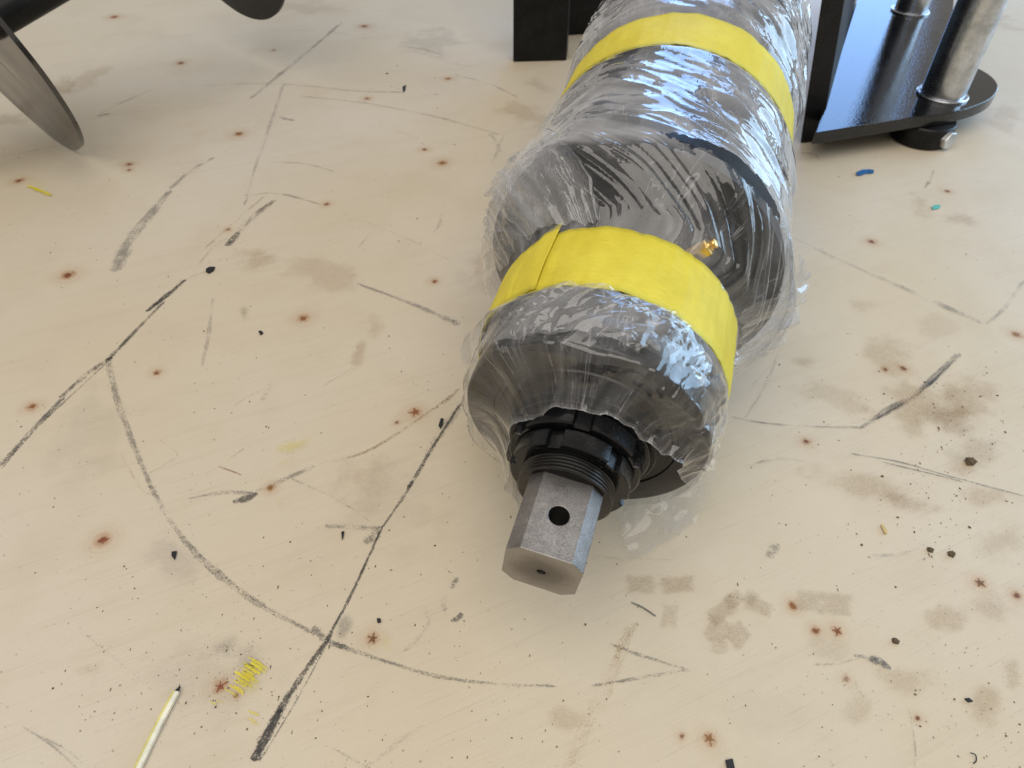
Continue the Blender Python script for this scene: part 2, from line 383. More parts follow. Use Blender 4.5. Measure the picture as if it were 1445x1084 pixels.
def knot(x, y, size=1.0, star=False, dens=1.0, col=(.21, .068, .020)):
    z = level(); p = at(x, y, z); s = pxm(x, y)*(33 if star else 38)*size; a = random.uniform(0, 6.28)
    ex = Vector((math.cos(a), math.sin(a), 0))*s; ey = Vector((-math.sin(a), math.cos(a), 0))*s*random.uniform(.9, 1.1)
    o = mesh_obj('knot', [p-ex-ey, p+ex-ey, p+ex+ey, p-ex+ey], [(0, 1, 2, 3)], MAT['knot_star' if star else 'knot'], floor, uvs=[(0, 0), (1, 0), (1, 1), (0, 1)])
    q_ = random.uniform(.7, 1.25); o.color = (col[0]*q_, col[1]*q_*random.uniform(.8, 1.3), col[2]*q_, dens*random.uniform(.75, 1))
for a in [(161,24,.8),(255,89,.75),(386,71,.5,0,.7),(337,189,.85),(182,232,.75),(27,255,.8),(461,288,.6),(96,388,1.15),(322,324,.55,0,.8),
          (428,449,.95),(221,526,.8,1),(45,574,.9),(613,397,.6),(586,582,1.1,1),(382,688,.7),(145,762,1.3),(526,901,1.25,1),(311,968,1.25,1),
          (333,982,.6,0,.8),(1001,1043,1.25,1),(962,1039,.6,0,.8),(1181,890,1.0,1),(1151,890,.75),(1118,855,.75),(1383,822,1.1,1),(1435,840,.8),
          (1295,1013,.6),(1230,341,.75),(1435,472,.9),(1337,270,.55),(1275,520,.8),(1249,521,.6,0,.8),(1138,623,.75),(514,37,.8),
          (632,111,.55),(518,139,.6),(599,211,.55,0,.8),(624,230,.85),(182,240,.4),(560,596,.45,0,.7),(1195,958,.7,0,.5)]: knot(*a)
S = stroke
# long tread line from the left edge up to the middle
S([(0,658),(45,608),(90,560)], [11,9,9], GREY, .72); S([(0,664),(50,606),(150,512)], 3, DARK, .6); S([(84,562),(120,530),(158,503)], [8,9,10], DARK, .66); S([(150,510),(190,468),(232,425)], [8,6,5], DARK, .72)
S([(206,440),(235,417),(262,394)], [6,9,5], DARK, .85); S([(262,394),(282,386),(300,380)], 4, LG, .5); S([(270,385),(300,350),(322,335)], 4, GREY, .35)
S([(320,347),(328,338),(337,327)], [12,13,9], DARK, .75); S([(334,330),(362,302),(388,282)], [9,12,8], DARK, .55); S([(330,330),(350,308),(384,286)], 4, BROWN, .4)
S([(345,276),(392,273),(452,288)], [3,6,3], GREY, .5); S([(290,350),(340,305),(375,275)], 5, TAN, .4)
# long line to the bottom
S([(358,1074),(374,1042),(396,1000)], [15,14,11], DARK, .9); S([(392,1006),(425,955),(462,903)], [11,9,8], DARK, .8); S([(458,908),(495,840),(540,742)], [6,4.5,4], DARK, .78)
S([(538,746),(570,700),(600,652)], [4,5,4], DARK, .70); S([(575,690),(605,640),(652,566)], [6,4.5,5], DARK, .75); S([(366,1075),(420,985),(470,892)], 2.5, GREY, .7)
S([(600,648),(622,610),(648,575)], [12,18,14], GREY, .35)
# arcs left by a round drum
S([(152,506),(160,545),(172,585),(190,632),(214,690)], [9,12,10,9,8], GREY, .5); S([(210,682),(255,757),(310,812),(370,855),(440,892)], [8,9,12,10,7], GREY, .5)
S([(240,735),(300,800),(360,848)], 4, DARK, .4)
S([(440,885),(462,905),(490,914)], [14,10,8], GREY, .55); S([(470,908),(540,932),(620,955),(700,965),(785,968)], [9,6,6,5,5], GREY, .55)
S([(835,968),(900,957),(972,945)], [4,6,8], GREY, .5); S([(860,908),(905,925),(974,946)], [5,6,4], GREY, .55); S([(868,930),(880,905),(900,878)], [10,16,8], TAN, .4)
S([(264,704),(315,695),(362,696)], [4,9,5], GREY, .5); S([(328,708),(346,704),(364,696)], [6,13,6], DARK, .68); S([(360,694),(402,676),(448,656)], [6,8,8], DARK, .42)
S([(446,656),(510,640),(560,612),(600,585),(640,556)], [5,6,5,5,6], BROWN, .5); S([(600,582),(625,570),(648,548)], 6, BROWN, .4)
S([(170,640),(200,690),(222,700)], 4, TAN, .3)
# top left
S([(352,140),(395,105),(440,68),(482,32)], [5,9,5,8], GREY, .5); S([(345,290),(362,230),(385,165),(400,118)], 6, LG, .4)
S([(280,122),(350,118),(420,120),(500,128),(570,130)], [3,4,4,5,6], GREY, .45); S([(420,135),(520,146),(620,166),(705,190)], [6,4,6,4], GREY, .42)
S([(128,168),(165,148),(215,126)], [4,5,4], GREY, .42); S([(138,164),(146,162),(156,160)], 6, GREY, .6)
S([(162,384),(182,340),(214,300),(240,268)], [20,19,16,9], LG, .62); S([(240,266),(270,240),(302,222)], [8,9,7], GREY, .5)
S([(0,223),(35,215),(78,206)], 3, GREY, .4); S([(380,228),(430,231),(472,242)], 3, GREY, .45); S([(395,165),(405,168),(416,170)], 5, GREY, .5)
S([(380,42),(460,44),(520,55)], 4, LG, .3); S([(560,65),(590,68),(625,77)], [3,6,6], GREY, .45); S([(640,105),(690,118),(732,138)], [3,4,5], GREY, .45)
S([(600,76),(640,90),(700,96)], 5, LG, .3); S([(560,185),(580,192),(600,205)], 3, GREY, .35); S([(690,188),(700,200),(706,215)], 8, LG, .4); S([(695,230),(705,205),(712,190)], 4, LG, .4)
# centre left
S([(504,400),(580,428),(648,458)], [4,7,12], LG, .6); S([(620,444),(636,450),(650,457)], 10, GREY, .35); S([(300,420),(294,470),(284,520)], [5,7,5], LG, .45)
S([(480,300),(560,330),(640,370)], 3, LG, .25); S([(612,328),(620,316),(624,302)], 5, LG, .45); S([(505,350),(515,338),(525,328)], 4, LG, .4)
S([(410,675),(470,702),(522,735)], 4, GREY, .42); S([(458,742),(495,744),(534,746)], [8,10,11], GREY, .5); S([(536,742),(528,756),(514,766)], [12,18,12], GREY, .55)
S([(330,572),(350,560),(385,540)], 4, LG, .4); S([(370,565),(378,552),(386,545)], 10, LG, .35); S([(455,545),(480,530),(500,520)], 4, LG, .35)
S([(308,658),(325,664),(340,670)], 2.2, (.22,.03,.03), .7); S([(290,670),(320,650),(345,632)], 2.5, BROWN, .35); S([(210,668),(240,650),(250,640),(225,620)], 2.5, BROWN, .35)
S([(645,815),(641,823),(636,831)], [8,9,7], DARK, .6); S([(630,838),(625,848),(628,862)], [8,12,9], GREY, .55); S([(636,876),(645,873),(652,865)], [7,9,8], DARK, .75)
S([(598,855),(605,880),(590,900),(570,920)], 8, LG, .3); S([(465,1054),(492,1068),(525,1086)], [3,5,4], DARK, .45); S([(520,1080),(560,1050),(600,1020)], 9, LG, .35)
S([(30,1025),(70,1050),(110,1086)], 3, LG, .5); S([(60,1040),(95,1060),(125,1084)], 2.5, LG, .4); S([(120,895),(175,940),(215,975)], 3, LG, .25)
# right of the drive
S([(1032,588),(1080,597),(1150,602),(1218,603)], [5,4,4,7], DARK, .5); S([(1214,604),(1252,580),(1290,560)], [6,12,12], GREY, .60); S([(1284,564),(1320,532),(1354,498)], [10,10,11], GREY, .60); S([(1236,592),(1300,552),(1350,505)], 4, DARK, .6)
S([(1120,336),(1180,364),(1250,396)], [4,6,8], GREY, .38); S([(1240,390),(1310,422),(1388,456)], [9,14,9], GREY, .42); S([(1392,458),(1420,432),(1445,395)], [7,7,9], GREY, .38)
S([(1102,488),(1082,540),(1050,592)], [7,5,4], GREY, .32); S([(1305,265),(1312,255),(1318,240)], [4,6,4], GREY, .5); S([(1130,215),(1150,218),(1156,226)], 4, GREY, .45)
S([(1120,512),(1105,500),(1060,545)], 4, LG, .25)
S([(1200,640),(1270,652),(1340,672),(1446,700)], 2.6, DARK, .65); S([(1245,652),(1300,665),(1360,680)], 2.2, DARK, .7)
S([(1056,658),(1090,648),(1135,650)], [4,6,4], GREY, .4); S([(890,850),(906,857),(926,870)], 3.2, DARK, .75); S([(1228,928),(1242,934),(1258,944)], [8,13,7], GREY, .8); S([(1205,925),(1222,928),(1238,938)], [5,7,4], DARK, .6)
S([(1150,938),(1185,936),(1215,928)], 4, BROWN, .5); S([(1084,786),(1090,776),(1100,768)], [10,16,8], DARK, .6); S([(1230,784),(1270,782),(1300,774)], 7, LG, .35); S([(835,785),(880,788),(950,790)], 4, LG, .3)
S([(800,1090),(840,1000),(870,940),(890,880)], [26,30,24,18], TAN, .28); S([(1277,990),(1285,1010),(1292,1060),(1290,1084)], 2, GREY, .5)
S([(1205,960),(1210,970),(1220,985)], 5, LG, .4)
# soft stains
P = patch
for a in [(316,912,44,26,-20,GREY,.55),(345,930,40,40,0,GREY,.28),(120,945,40,20,-12,TAN,.5),(484,890,16,34,18,GREY,.6),(250,800,70,50,30,LG,.3),
          (520,680,70,50,0,TAN,.22),(460,390,90,40,20,TAN,.35),(360,370,40,26,10,TAN,.5),(345,442,14,16,0,(.20,.16,.06),.7),(507,500,14,26,15,TAN,.5),(528,462,18,24,-10,TAN,.35),
          (1300,575,90,52,-10,TAN,.62),(1362,560,70,40,10,TAN,.5),(1345,600,70,30,18,BROWN,.42),(1250,500,50,40,0,TAN,.45),(1375,640,60,50,0,BROWN,.40),(1230,690,120,26,14,TAN,.5),(1270,708,60,16,14,BROWN,.42),
          (1400,700,50,24,8,TAN,.45),(1412,770,60,40,0,TAN,.4),(1395,860,60,36,10,BROWN,.38),(1395,985,40,50,15,TAN,.55),(1430,960,24,40,0,TAN,.6),(1340,870,40,26,0,TAN,.5),
          (1360,310,40,14,10,TAN,.45),(1300,290,30,20,20,TAN,.4),(1400,30,60,16,10,TAN,.5),(1420,170,40,30,0,TAN,.35),(1330,460,60,30,0,TAN,.25),(1135,510,22,12,0,BROWN,.45),
          (1180,560,90,30,15,TAN,.35),(1215,430,34,18,0,TAN,.35),(800,1015,40,26,20,TAN,.4),(1215,1000,30,40,0,TAN,.35),(1285,960,60,28,10,TAN,.4),(1170,915,50,26,5,BROWN,.22),
          (675,385,34,40,40,BROWN,.35),(700,360,20,40,20,BROWN,.3),(90,120,30,20,-20,TAN,.4),(120,110,60,18,-25,TAN,.4),(10,170,40,16,-10,BROWN,.35),(430,10,80,20,0,LG,.3),(610,60,60,30,0,LG,.35),
          (740,160,60,20,20,TAN,.4),(760,120,30,14,20,GREY,.25),(560,720,120,90,40,GREY,.13),(300,960,150,90,-20,GREY,.14),(120,620,120,90,-40,GREY,.13),(1100,1000,150,60,0,GREY,.07)]: P(*a)
# boot prints: tread blocks
for a in [(905,826,26,17,2,.55),(957,825,31,15,-4,.6),(1020,862,26,15,-35,.55),(1036,845,16,12,-30,.5),(1072,856,24,13,22,.55),(1060,843,12,11,30,.5),(1012,890,20,22,20,.5),(1042,897,18,20,45,.5),(1140,848,24,18,4,.5),
          (1180,852,27,18,4,.5),(945,870,14,20,5,.4),(1015,912,16,12,10,.35)]:
    P(*a[:5], (.32,.20,.085), a[5], 'print', 'boot_print')
# yellow chalk or paint
rs = random.Random(5)
for i in range(26):
    t = rs.random(); x = 364-34*t+rs.gauss(0, 5); y = 936+40*t+rs.gauss(0, 4); l = rs.uniform(5, 11)
    S([(x-l, y-l*.55), (x, y), (x+l, y+l*.7)], rs.uniform(2.0, 3.8), YEL, rs.uniform(.6, 1.0), 'yellow_paint_mark')
for x, y, l in [(357,1006,8),(356,1016,5),(360,1021,6),(300,992,5),(310,990,5)]: S([(x-l, y-l*.4), (x, y), (x+l, y+l*.4)], 2.6, YEL, .75, 'yellow_paint_mark')
for x, y, l in [(55,268,16),(60,271,12),(47,265,9)]: S([(x-l, y-l*.35), (x, y), (x+l, y+l*.4)], 5, YEL, .8, 'yellow_paint_mark')
for a in [(415,630,36,14,-22,YEL,.75),(348,958,24,34,-40,YEL,.5),(405,650,30,10,-20,YEL,.18),(545,905,18,22,0,YEL,.25),(60,262,30,14,10,YEL,.25),(395,710,6,10,0,YEL,.3)]: P(*a, 'smudge', 'yellow_paint_mark')

# ================================================================ the wrapped auger drive
K = H
O = Vector((.036, .453, .213))*K; AZ = R_(17.1); TI = R_(5.4); ROLL = R_(-7.0)
A = Vector((math.sin(AZ)*math.cos(TI), math.cos(AZ)*math.cos(TI), math.sin(TI)))
RR = A.cross(Vector((0, 0, 1))).normalized(); UU = RR.cross(A)
def frame(roll=0.0):
    c, s = math.cos(roll), math.sin(roll); x = RR*c+UU*s; y = UU*c-RR*s
    M = Matrix((x, y, A)).transposed().to_4x4(); M.translation = O; return M
M0 = frame(); MS = frame(ROLL)
drive = empty('auger_drive', (O.x, O.y, 0))
tag(drive, 'auger drive wrapped in clear plastic film with two yellow tape bands and steel shaft', 'auger drive')
drive_inv = Matrix.Translation(-drive.location)
D0 = drive_inv @ M0; DS = drive_inv @ MS           # children are placed in the drive's own frame

# shaft: local z is the axis, so its texture runs along the steel
W = .098*K; CHM = .0165*K; L = .150*K
h = W/2
octp = [(h-CHM, h), (h, h-CHM), (h, -h+CHM), (h-CHM, -h), (-h+CHM, -h), (-h, -h+CHM), (-h, h-CHM), (-h+CHM, h)]
shaft = prism('shaft', octp, 0, L, MAT['shaft'], None, bevel=.0004)
shaft.data.materials.append(MAT['shaft_end']); shaft.data.materials.append(MAT['hole'])
for p in shaft.data.polygons:
    if p.normal.z < -.9: p.material_index = 1
def cutter(loc, rot, r1, r2, dep):
    bm = bmesh.new(); bmesh.ops.create_cone(bm, cap_ends=True, segments=40, radius1=r1, radius2=r2, depth=dep)
    bmesh.ops.transform(bm, matrix=Matrix.Translation(loc) @ rot, verts=bm.verts)
    me = bpy.data.meshes.new('cut'); bm.to_mesh(me); bm.free(); me.materials.append(MAT['hole'])
    return bpy.data.objects.new('cut', me)
HS = .0225                                               # pin hole
cuts = [cutter((.0005, 0, HS), Matrix.Rotation(R_(90), 4, 'X'), .0053, .0053, W*1.4), cutter((0, 0, .001), Matrix(), .0031, .0012, .010)]
for c in cuts:
    C.objects.link(c); m = shaft.modifiers.new('cut', 'BOOLEAN'); m.object = c; m.operation = 'DIFFERENCE'; m.solver = 'EXACT'
    try: m.material_mode = 'TRANSFER'
    except Exception: pass
shaft.modifiers.move(0, len(shaft.modifiers)-1)
apply_mods(shaft)
for c in cuts: bpy.data.objects.remove(c)
shaft.parent = drive; shaft.matrix_local = DS
# threaded neck
prof = [(.0442, .0), (.0442, .0225)]
s = .0445
for k in range(7): prof += [(s, .0252), (s+.0007, .0262), (s+.0012, .0262), (s+.0018, .0250)]; s += .0021
prof += [(.070, .0255)]
neck = lathe('threaded_neck', prof, mat_steel('dark_thread_steel', (.075, .073, .072), .34, 900, .2), drive, D0, 96, angle=20)
# slotted lock nuts
def slotted(name, s0, s1, r, ri, slots, depth, width, phase, mat):
    n = slots*36; bm = bmesh.new(); rows = []
    ch = .0009
    for (s_, rad_off, inner) in ((s0, ri, True), (s0, -ch, False), (s0+ch, 0, False), (s1-ch, 0, False), (s1, -ch, False), (s1, ri, True)):
        row = []
        for k in range(n):
            a0 = 2*math.pi*k/n; q = (a0+phase) % (2*math.pi/slots); q = min(q, 2*math.pi/slots-q)
            rr = ri if inner else (r+rad_off-(depth if q*r < width/2 else 0))
            row.append(bm.verts.new(D0 @ Vector((rr*math.cos(a0), rr*math.sin(a0), s_))))
        rows.append(row)
    for a, b in zip(rows, rows[1:]):
        for k in range(n): bm.faces.new((a[k], b[k], b[(k+1) % n], a[(k+1) % n]))
    return bm_obj(name, bm, mat, drive, True, angle=25)
slotted('lock_nut', .0545, .0655, .0335, .024, 6, .0026, .0085, .25, MAT['black_satin'])
slotted('lock_nut', .0662, .0775, .0372, .024, 6, .0026, .0100, .62, MAT['black_satin'])
lathe('tab_washer', [(.0778, .024), (.0778, .0395), (.0784, .0402), (.0798, .0402), (.0804, .0395), (.0804, .024)], MAT['black_satin'], drive, D0)
lathe('seal_carrier', [(.0806, .024), (.0806, .0425), (.0815, .0435), (.090, .0435)], MAT['black'], drive, D0)
# flange and housings
lathe('flange', [(.0896, .030), (.0896, .050), (.0906, .0507), (.0906, .0533), (.0896, .054), (.0896, .0685), (.0905, .0702), (.0920, .0710), (.1130, .0710), (.1150, .0700), (.1160, .068), (.1160, .03)], MAT['black_satin'], drive, D0)
lathe('gearbox_housing', [(.1162, .05), (.1162, .0655), (.1215, .0655), (.1235, .0715), (.1250, .0722), (.1830, .0722), (.1860, .0705), (.1890, .064), (.2235, .064), (.2235, .05)], MAT['cast'], drive, D0)
lathe('motor_housing', [(.2240, .05), (.2240, .086), (.2262, .0925), (.2262, .0962), (.2282, .0992), (.240, .0995), (.243, .0950), (.248, .0935), (.60, .0935), (.606, .090), (.608, .05), (.608, 0)], MAT['cast'], drive, D0)
for k in range(10):                                      # ribs on the face of the motor housing
    a0 = 2*math.pi*k/10+.2
    prism('rib', [(.058, -.0022), (.086, -.0022), (.086, .0022), (.058, .0022)], .206, .2242, MAT['cast'], drive, D0 @ Matrix.Rotation(a0, 4, 'Z'), bevel=.001)

# clear film: envelope radius along the axis
ENV = np.array([(.0880, .0722), (.0960, .0730), (.108, .0738), (.1195, .0752), (.1255, .0756), (.1285, .0742), (.1785, .0744), (.1840, .0772), (.196, .0845), (.210, .0945),
                (.2225, .1030), (.2300, .1048), (.250, .1035), (.290, .0995), (.335, .0968), (.3600, .0956), (.3660, .0944), (.416, .0944), (.4220, .0975), (.450, .1005), (.60, .1005)])
def film_field(TH, SS, seed, amp=1.0):
    """displacement of the wrap at angle TH (rad) and axial place SS (m)"""
    cx, cy = np.cos(TH), np.sin(TH)
    tape = np.minimum(np.clip(np.minimum(np.abs(SS-.1276), np.abs(SS-.1792))/.010, 0, 1), np.clip(np.minimum(np.abs(SS-.365)*.4, np.abs(SS-.417))/.012, 0, 1))
    inside = ((SS > .1276) & (SS < .1792)) | ((SS > .365) & (SS < .417))
    tape = np.where(inside, 0, tape)
    twist = TH-np.clip((SS-.17)/.02, -.5, 1)*17.0*(SS-.2)
    tx, ty = np.cos(twist), np.sin(twist)
    wx = .25*noise(cx*3+seed, cy*3, SS*18)
    ab = lambda x, y, z: np.abs(noise(x, y, z))
    crest = lambda n_, k, p: np.clip(1-np.abs(n_)*k, 0, 1)**p
    wa = np.clip((.245-SS)/.03, 0, 1)*np.clip((SS-.16)/.02, 0, 1)     # pleats along the axis: neck in front of the motor
    wf = np.clip((.135-SS)/.02, 0, 1)
    wc = np.clip((SS-.215)/.03, 0, 1)
    skew = SS+.034*np.sin(TH+.7+seed)
    ax = .0060*ab(tx*3.6+seed, ty*3.6+wx, SS*6)+.0016*ab(tx*9+seed, ty*9+wx, SS*9+5)+.0011*crest(noise(tx*6+seed, ty*6, SS*8+9), 7, 1.5)
    ci = .0040*ab(cx*1.5+seed, cy*1.5, skew*24+wx)+.0022*ab(cx*2.0+seed, cy*2.0+3, skew*60+wx)+.0010*crest(noise(cx*1.6+seed, cy*1.6, skew*45+wx), 8, 1.5)
    fr = .0050*ab(tx*2.0+seed, ty*2.0, SS*16+wx)+.0014*ab(tx*4.5+seed, ty*4.5+2, SS*26)+.0009*crest(noise(tx*3.5, ty*3.5+seed, SS*24), 8, 1.5)
    dg = np.degrees(TH)
    cl = wf*np.exp(-((dg-35)/45)**2)                                  # tight crumple on the upper right of the flange
    fr = fr+cl*(.0040*ab(tx*4.5+seed, ty*4.5, SS*44)+.0008*ab(tx*9, ty*9+seed, SS*70))
    wr = wa*np.exp(-((dg-10)/40)**2)                                  # and beside the fitting
    ax = ax+wr*(.0030*ab(tx*9, ty*9+seed, SS*34)+.0014*ab(tx*18+seed, ty*18, SS*60))
    d = wa*ax+wc*ci+wf*fr-.0008
    d += wa*wr*.002*np.clip(noise(tx*5+2, ty*5, SS*9), 0, 1)
    d += .0030*noise(cx*2.5+seed, cy*2.5, SS*16)+.0034*noise(cx*1.3+seed, cy*1.3+4, SS*9)+.0002*ab(cx*14+seed, cy*14, SS*110)+wc*.0007*ab(cx*5+seed, cy*5, skew*170+wx)
    return amp*(.10+.90*tape)*d
TABLE = np.array([(-110,1.0,0),(-20,1.0,0),(-12,.95,.006),(7,.80,.010),(30,.69,.012),(54,.61,.012),(80,.57,.013),(98,.55,.012),(125,.53,.015),(164,.51,.019),(190,.51,.027),(211,.52,.031),(240,.67,.031),(250,.80,.024),(258,1.0,.0),(270,1.0,0)])
def film_sleeve(name, seed, off, mat, mask, rows_front=90, nth=620, s_from=.088, s_to=.60, front=True, largest=False):
    th = np.linspace(R_(-100), R_(260), nth)
    ss = np.concatenate([np.linspace(s_from, .26, 190), np.linspace(.2615, s_to, 170)])
    TH, SS = np.meshgrid(th, ss)
    loose = .010*np.exp(-((np.degrees(TH)+25)/30)**2)*np.exp(-((SS-.205)/.030)**2)+.006*np.exp(-((np.degrees(TH)-185)/30)**2)*np.exp(-((SS-.195)/.025)**2)
    dgr = np.degrees(TH)
    loose += .0075*np.exp(-((dgr-168)/34)**2)*np.exp(-((SS-.1165)/.009)**2)+.004*np.exp(-((dgr+20)/30)**2)*np.exp(-((SS-.116)/.009)**2)
    loose += .0065*(np.exp(-((dgr-180)/32)**2)+np.exp(-((dgr-2)/30)**2))*np.exp(-((SS-.345)/.016)**2)
    r = np.interp(SS, ENV[:, 0], ENV[:, 1])+film_field(TH, SS, seed)+off+loose
    Sx = SS.copy()
    if front:
        v = np.linspace(1, 0, rows_front, endpoint=False)             # 1 inner edge .. 0 rim
        TF, V = np.meshgrid(th, v)
        deg = np.degrees(TF)
        rin = np.interp(deg, TABLE[:, 0], TABLE[:, 1])
        lift = np.interp(deg, TABLE[:, 0], TABLE[:, 2])
        rin = np.clip(rin, 0, 1.0)
        r0 = r[0][None, :]; rf = r0*(1-V*(1-rin))+r0*(rin < .97)*V**5*(.085*noise(np.cos(TF)*3.2+seed, np.sin(TF)*3.2, 0)+.010*noise(np.cos(TF)*11, np.sin(TF)*11, seed))
        fx, fy = np.cos(TF)*rf/.0712, np.sin(TF)*rf/.0712
        zn = .0070*np.abs(noise(fx*1.8+seed, fy*1.8, 2))+.0030*np.abs(noise(np.cos(TF)*2.6+seed, np.sin(TF)*2.6, V*.8))+.0009*np.abs(noise(fx*4.5, fy*4.5+seed, 5))+np.exp(-((deg-28)/40)**2)*(.0044*np.abs(noise(fx*4.5+seed, fy*4.5, 3))+.0012*np.abs(noise(fx*9+seed, fy*9, 8)))
        sf = .0880-.0016-off-lift*V**2.6-zn*np.clip(V*8, .15, 1)*.75
        r = np.concatenate([rf, r]); Sx = np.concatenate([sf, Sx]); TH = np.concatenate([TF, TH])
        gone = np.concatenate([(np.interp(deg, TABLE[:, 0], TABLE[:, 1]) > .985), np.zeros(SS.shape, bool)])
    else: gone = np.zeros(SS.shape, bool)
    if mask is not None: gone |= mask(TH, Sx, seed)
    ax = np.array(RR)*1; X = np.array(O-drive.location)[None, None, :]+(np.cos(TH)*r)[..., None]*np.array(RR)+(np.sin(TH)*r)[..., None]*np.array(UU)+Sx[..., None]*np.array(A)
    # nothing sinks into the floor
    X[..., 2] = np.maximum(X[..., 2], .0012+.001*np.abs(noise(X[..., 0]*60, X[..., 1]*60, seed)))
    nr, nc = r.shape
    idx = np.arange(nr*nc).reshape(nr, nc)
    q = np.stack([idx[:-1, :-1], idx[:-1, 1:], idx[1:, 1:], idx[1:, :-1]], -1)
    keep = ~(gone[:-1, :-1] | gone[1:, 1:])
    if largest:                                                       # one connected sheet only
        from collections import deque
        lab = np.zeros(keep.shape, int); best = (0, 0); cur = 0
        for a0, b0 in zip(*np.where(keep)):
            if lab[a0, b0]: continue
            cur += 1; lab[a0, b0] = cur; dq = deque([(a0, b0)]); cnt = 0
            while dq:
                y_, x_ = dq.popleft(); cnt += 1
                for y2, x2 in ((y_+1, x_), (y_-1, x_), (y_, x_+1), (y_, x_-1)):
                    if 0 <= y2 < keep.shape[0] and 0 <= x2 < keep.shape[1] and keep[y2, x2] and not lab[y2, x2]:
                        lab[y2, x2] = cur; dq.append((y2, x2))
            if cnt > best[0]: best = (cnt, cur)
        keep = lab == best[1]
    faces = q[keep]
    used = np.zeros(nr*nc, bool); used[faces.ravel()] = True
    remap = np.cumsum(used)-1
    verts = X.reshape(-1, 3)[used]; faces = remap[faces]
    uvv = np.stack([(TH/(2*math.pi)).ravel()[used], (Sx*2.0).ravel()[used]], -1)
    o = mesh_obj(name, verts.tolist(), faces.tolist(), mat, drive, True, uvs=uvv.tolist())
    cx, cy = np.cos(TH), np.sin(TH); sk = Sx+.05*np.sin(TH*1.0+1.2+seed)
    base = np.interp(Sx, [.05, .088, .11, .13, .185, .20, .222, .232, .36, .42, .6], [.12, .13, .34, .50, .34, .13, .17, 1.2, 1.1, 1.0, 1.0])
    edge = lambda n_, w_: 1/(1+np.exp(-np.clip(n_/w_, -40, 40)))
    lay = base*(.62+.40*edge(noise(cx*1.3+seed, cy*1.3, sk*20), .012)+.25*edge(noise(cx*2+seed+4, cy*2, sk*31), .010)+.25*edge(noise(cx*3+seed+8, cy*3, sk*14+4), .010)-.2)
    lay += np.where((Sx < .236) & (Sx > .18), .35*np.clip(noise(cx*3+seed, cy*3, Sx*9)*2, 0, 1)*np.clip((np.degrees(TH)-110)/40, 0, 1), 0)
    tw = TH-np.clip((Sx-.17)/.02, -.5, 1)*17.0*(Sx-.2); ct, st_ = np.cos(tw), np.sin(tw)
    wA = np.clip((.236-Sx)/.02, 0, 1)
    sA = np.clip(noise(ct*7+seed, st_*7, Sx*7)*1.6+noise(ct*17+seed, st_*17, Sx*9)*1.3, -1, 1.6)
    sC = np.clip(noise(cx*1.5+seed, cy*1.5, sk*60)*1.4+noise(cx*2.5, cy*2.5+seed, sk*130)*1.0, -1, 1.5)
    lay = lay*(1+.85*wA*sA+.45*(1-wA)*sC)
    if front: lay[:2] += .6; lay[2:5] += .2
    at_ = o.data.attributes.new('layers', 'FLOAT', 'POINT'); at_.data.foreach_set('value', np.clip(lay, 0, 1.4).ravel()[used].astype(np.float32))
    return o
def tear(TH, SS, seed):        # split along the motor's front rim
    d = np.degrees(TH); c = .2275+.004*np.sin((d-50)/18)
    wdt = .0095*np.clip(1-np.abs(d-60)/28, 0, 1)
    return np.abs(SS-c)+.003*noise(d*.35, SS*300, seed) < np.where(wdt > 0, wdt*.85, -1)
film = film_sleeve('plastic_film', 1.3, .0006, MAT['film'], tear)
film['label'] = 'clear crinkled plastic film wrapped round the drive'
def partial(TH, SS, seed):
    d = np.degrees(TH)
    n_ = noise(np.cos(TH)*2.6+9, np.sin(TH)*2.6, SS*13)+.35*noise(np.cos(TH)*9, np.sin(TH)*9, SS*50)
    under = ((SS > .118) & (SS < .185)) | ((SS > .325) & (SS < .424))
    return (n_ < .02) | under | tear(TH, SS, 1.3) | ((SS < .240) & (SS > .18))
fA = film_sleeve('plastic_film', 5.9, .0030, MAT['film2'], lambda T, S_, q: partial(T, S_, q) | (S_ > .15) | (S_ < .0935), largest=True)
fA['label'] = 'loose outer film layer over the flange'
fB = film_sleeve('plastic_film', 5.9, .0030, MAT['film2'], lambda T, S_, q: partial(T, S_, q) | (S_ < .2), front=False, largest=True)
fB['label'] = 'loose outer film layer over the motor'
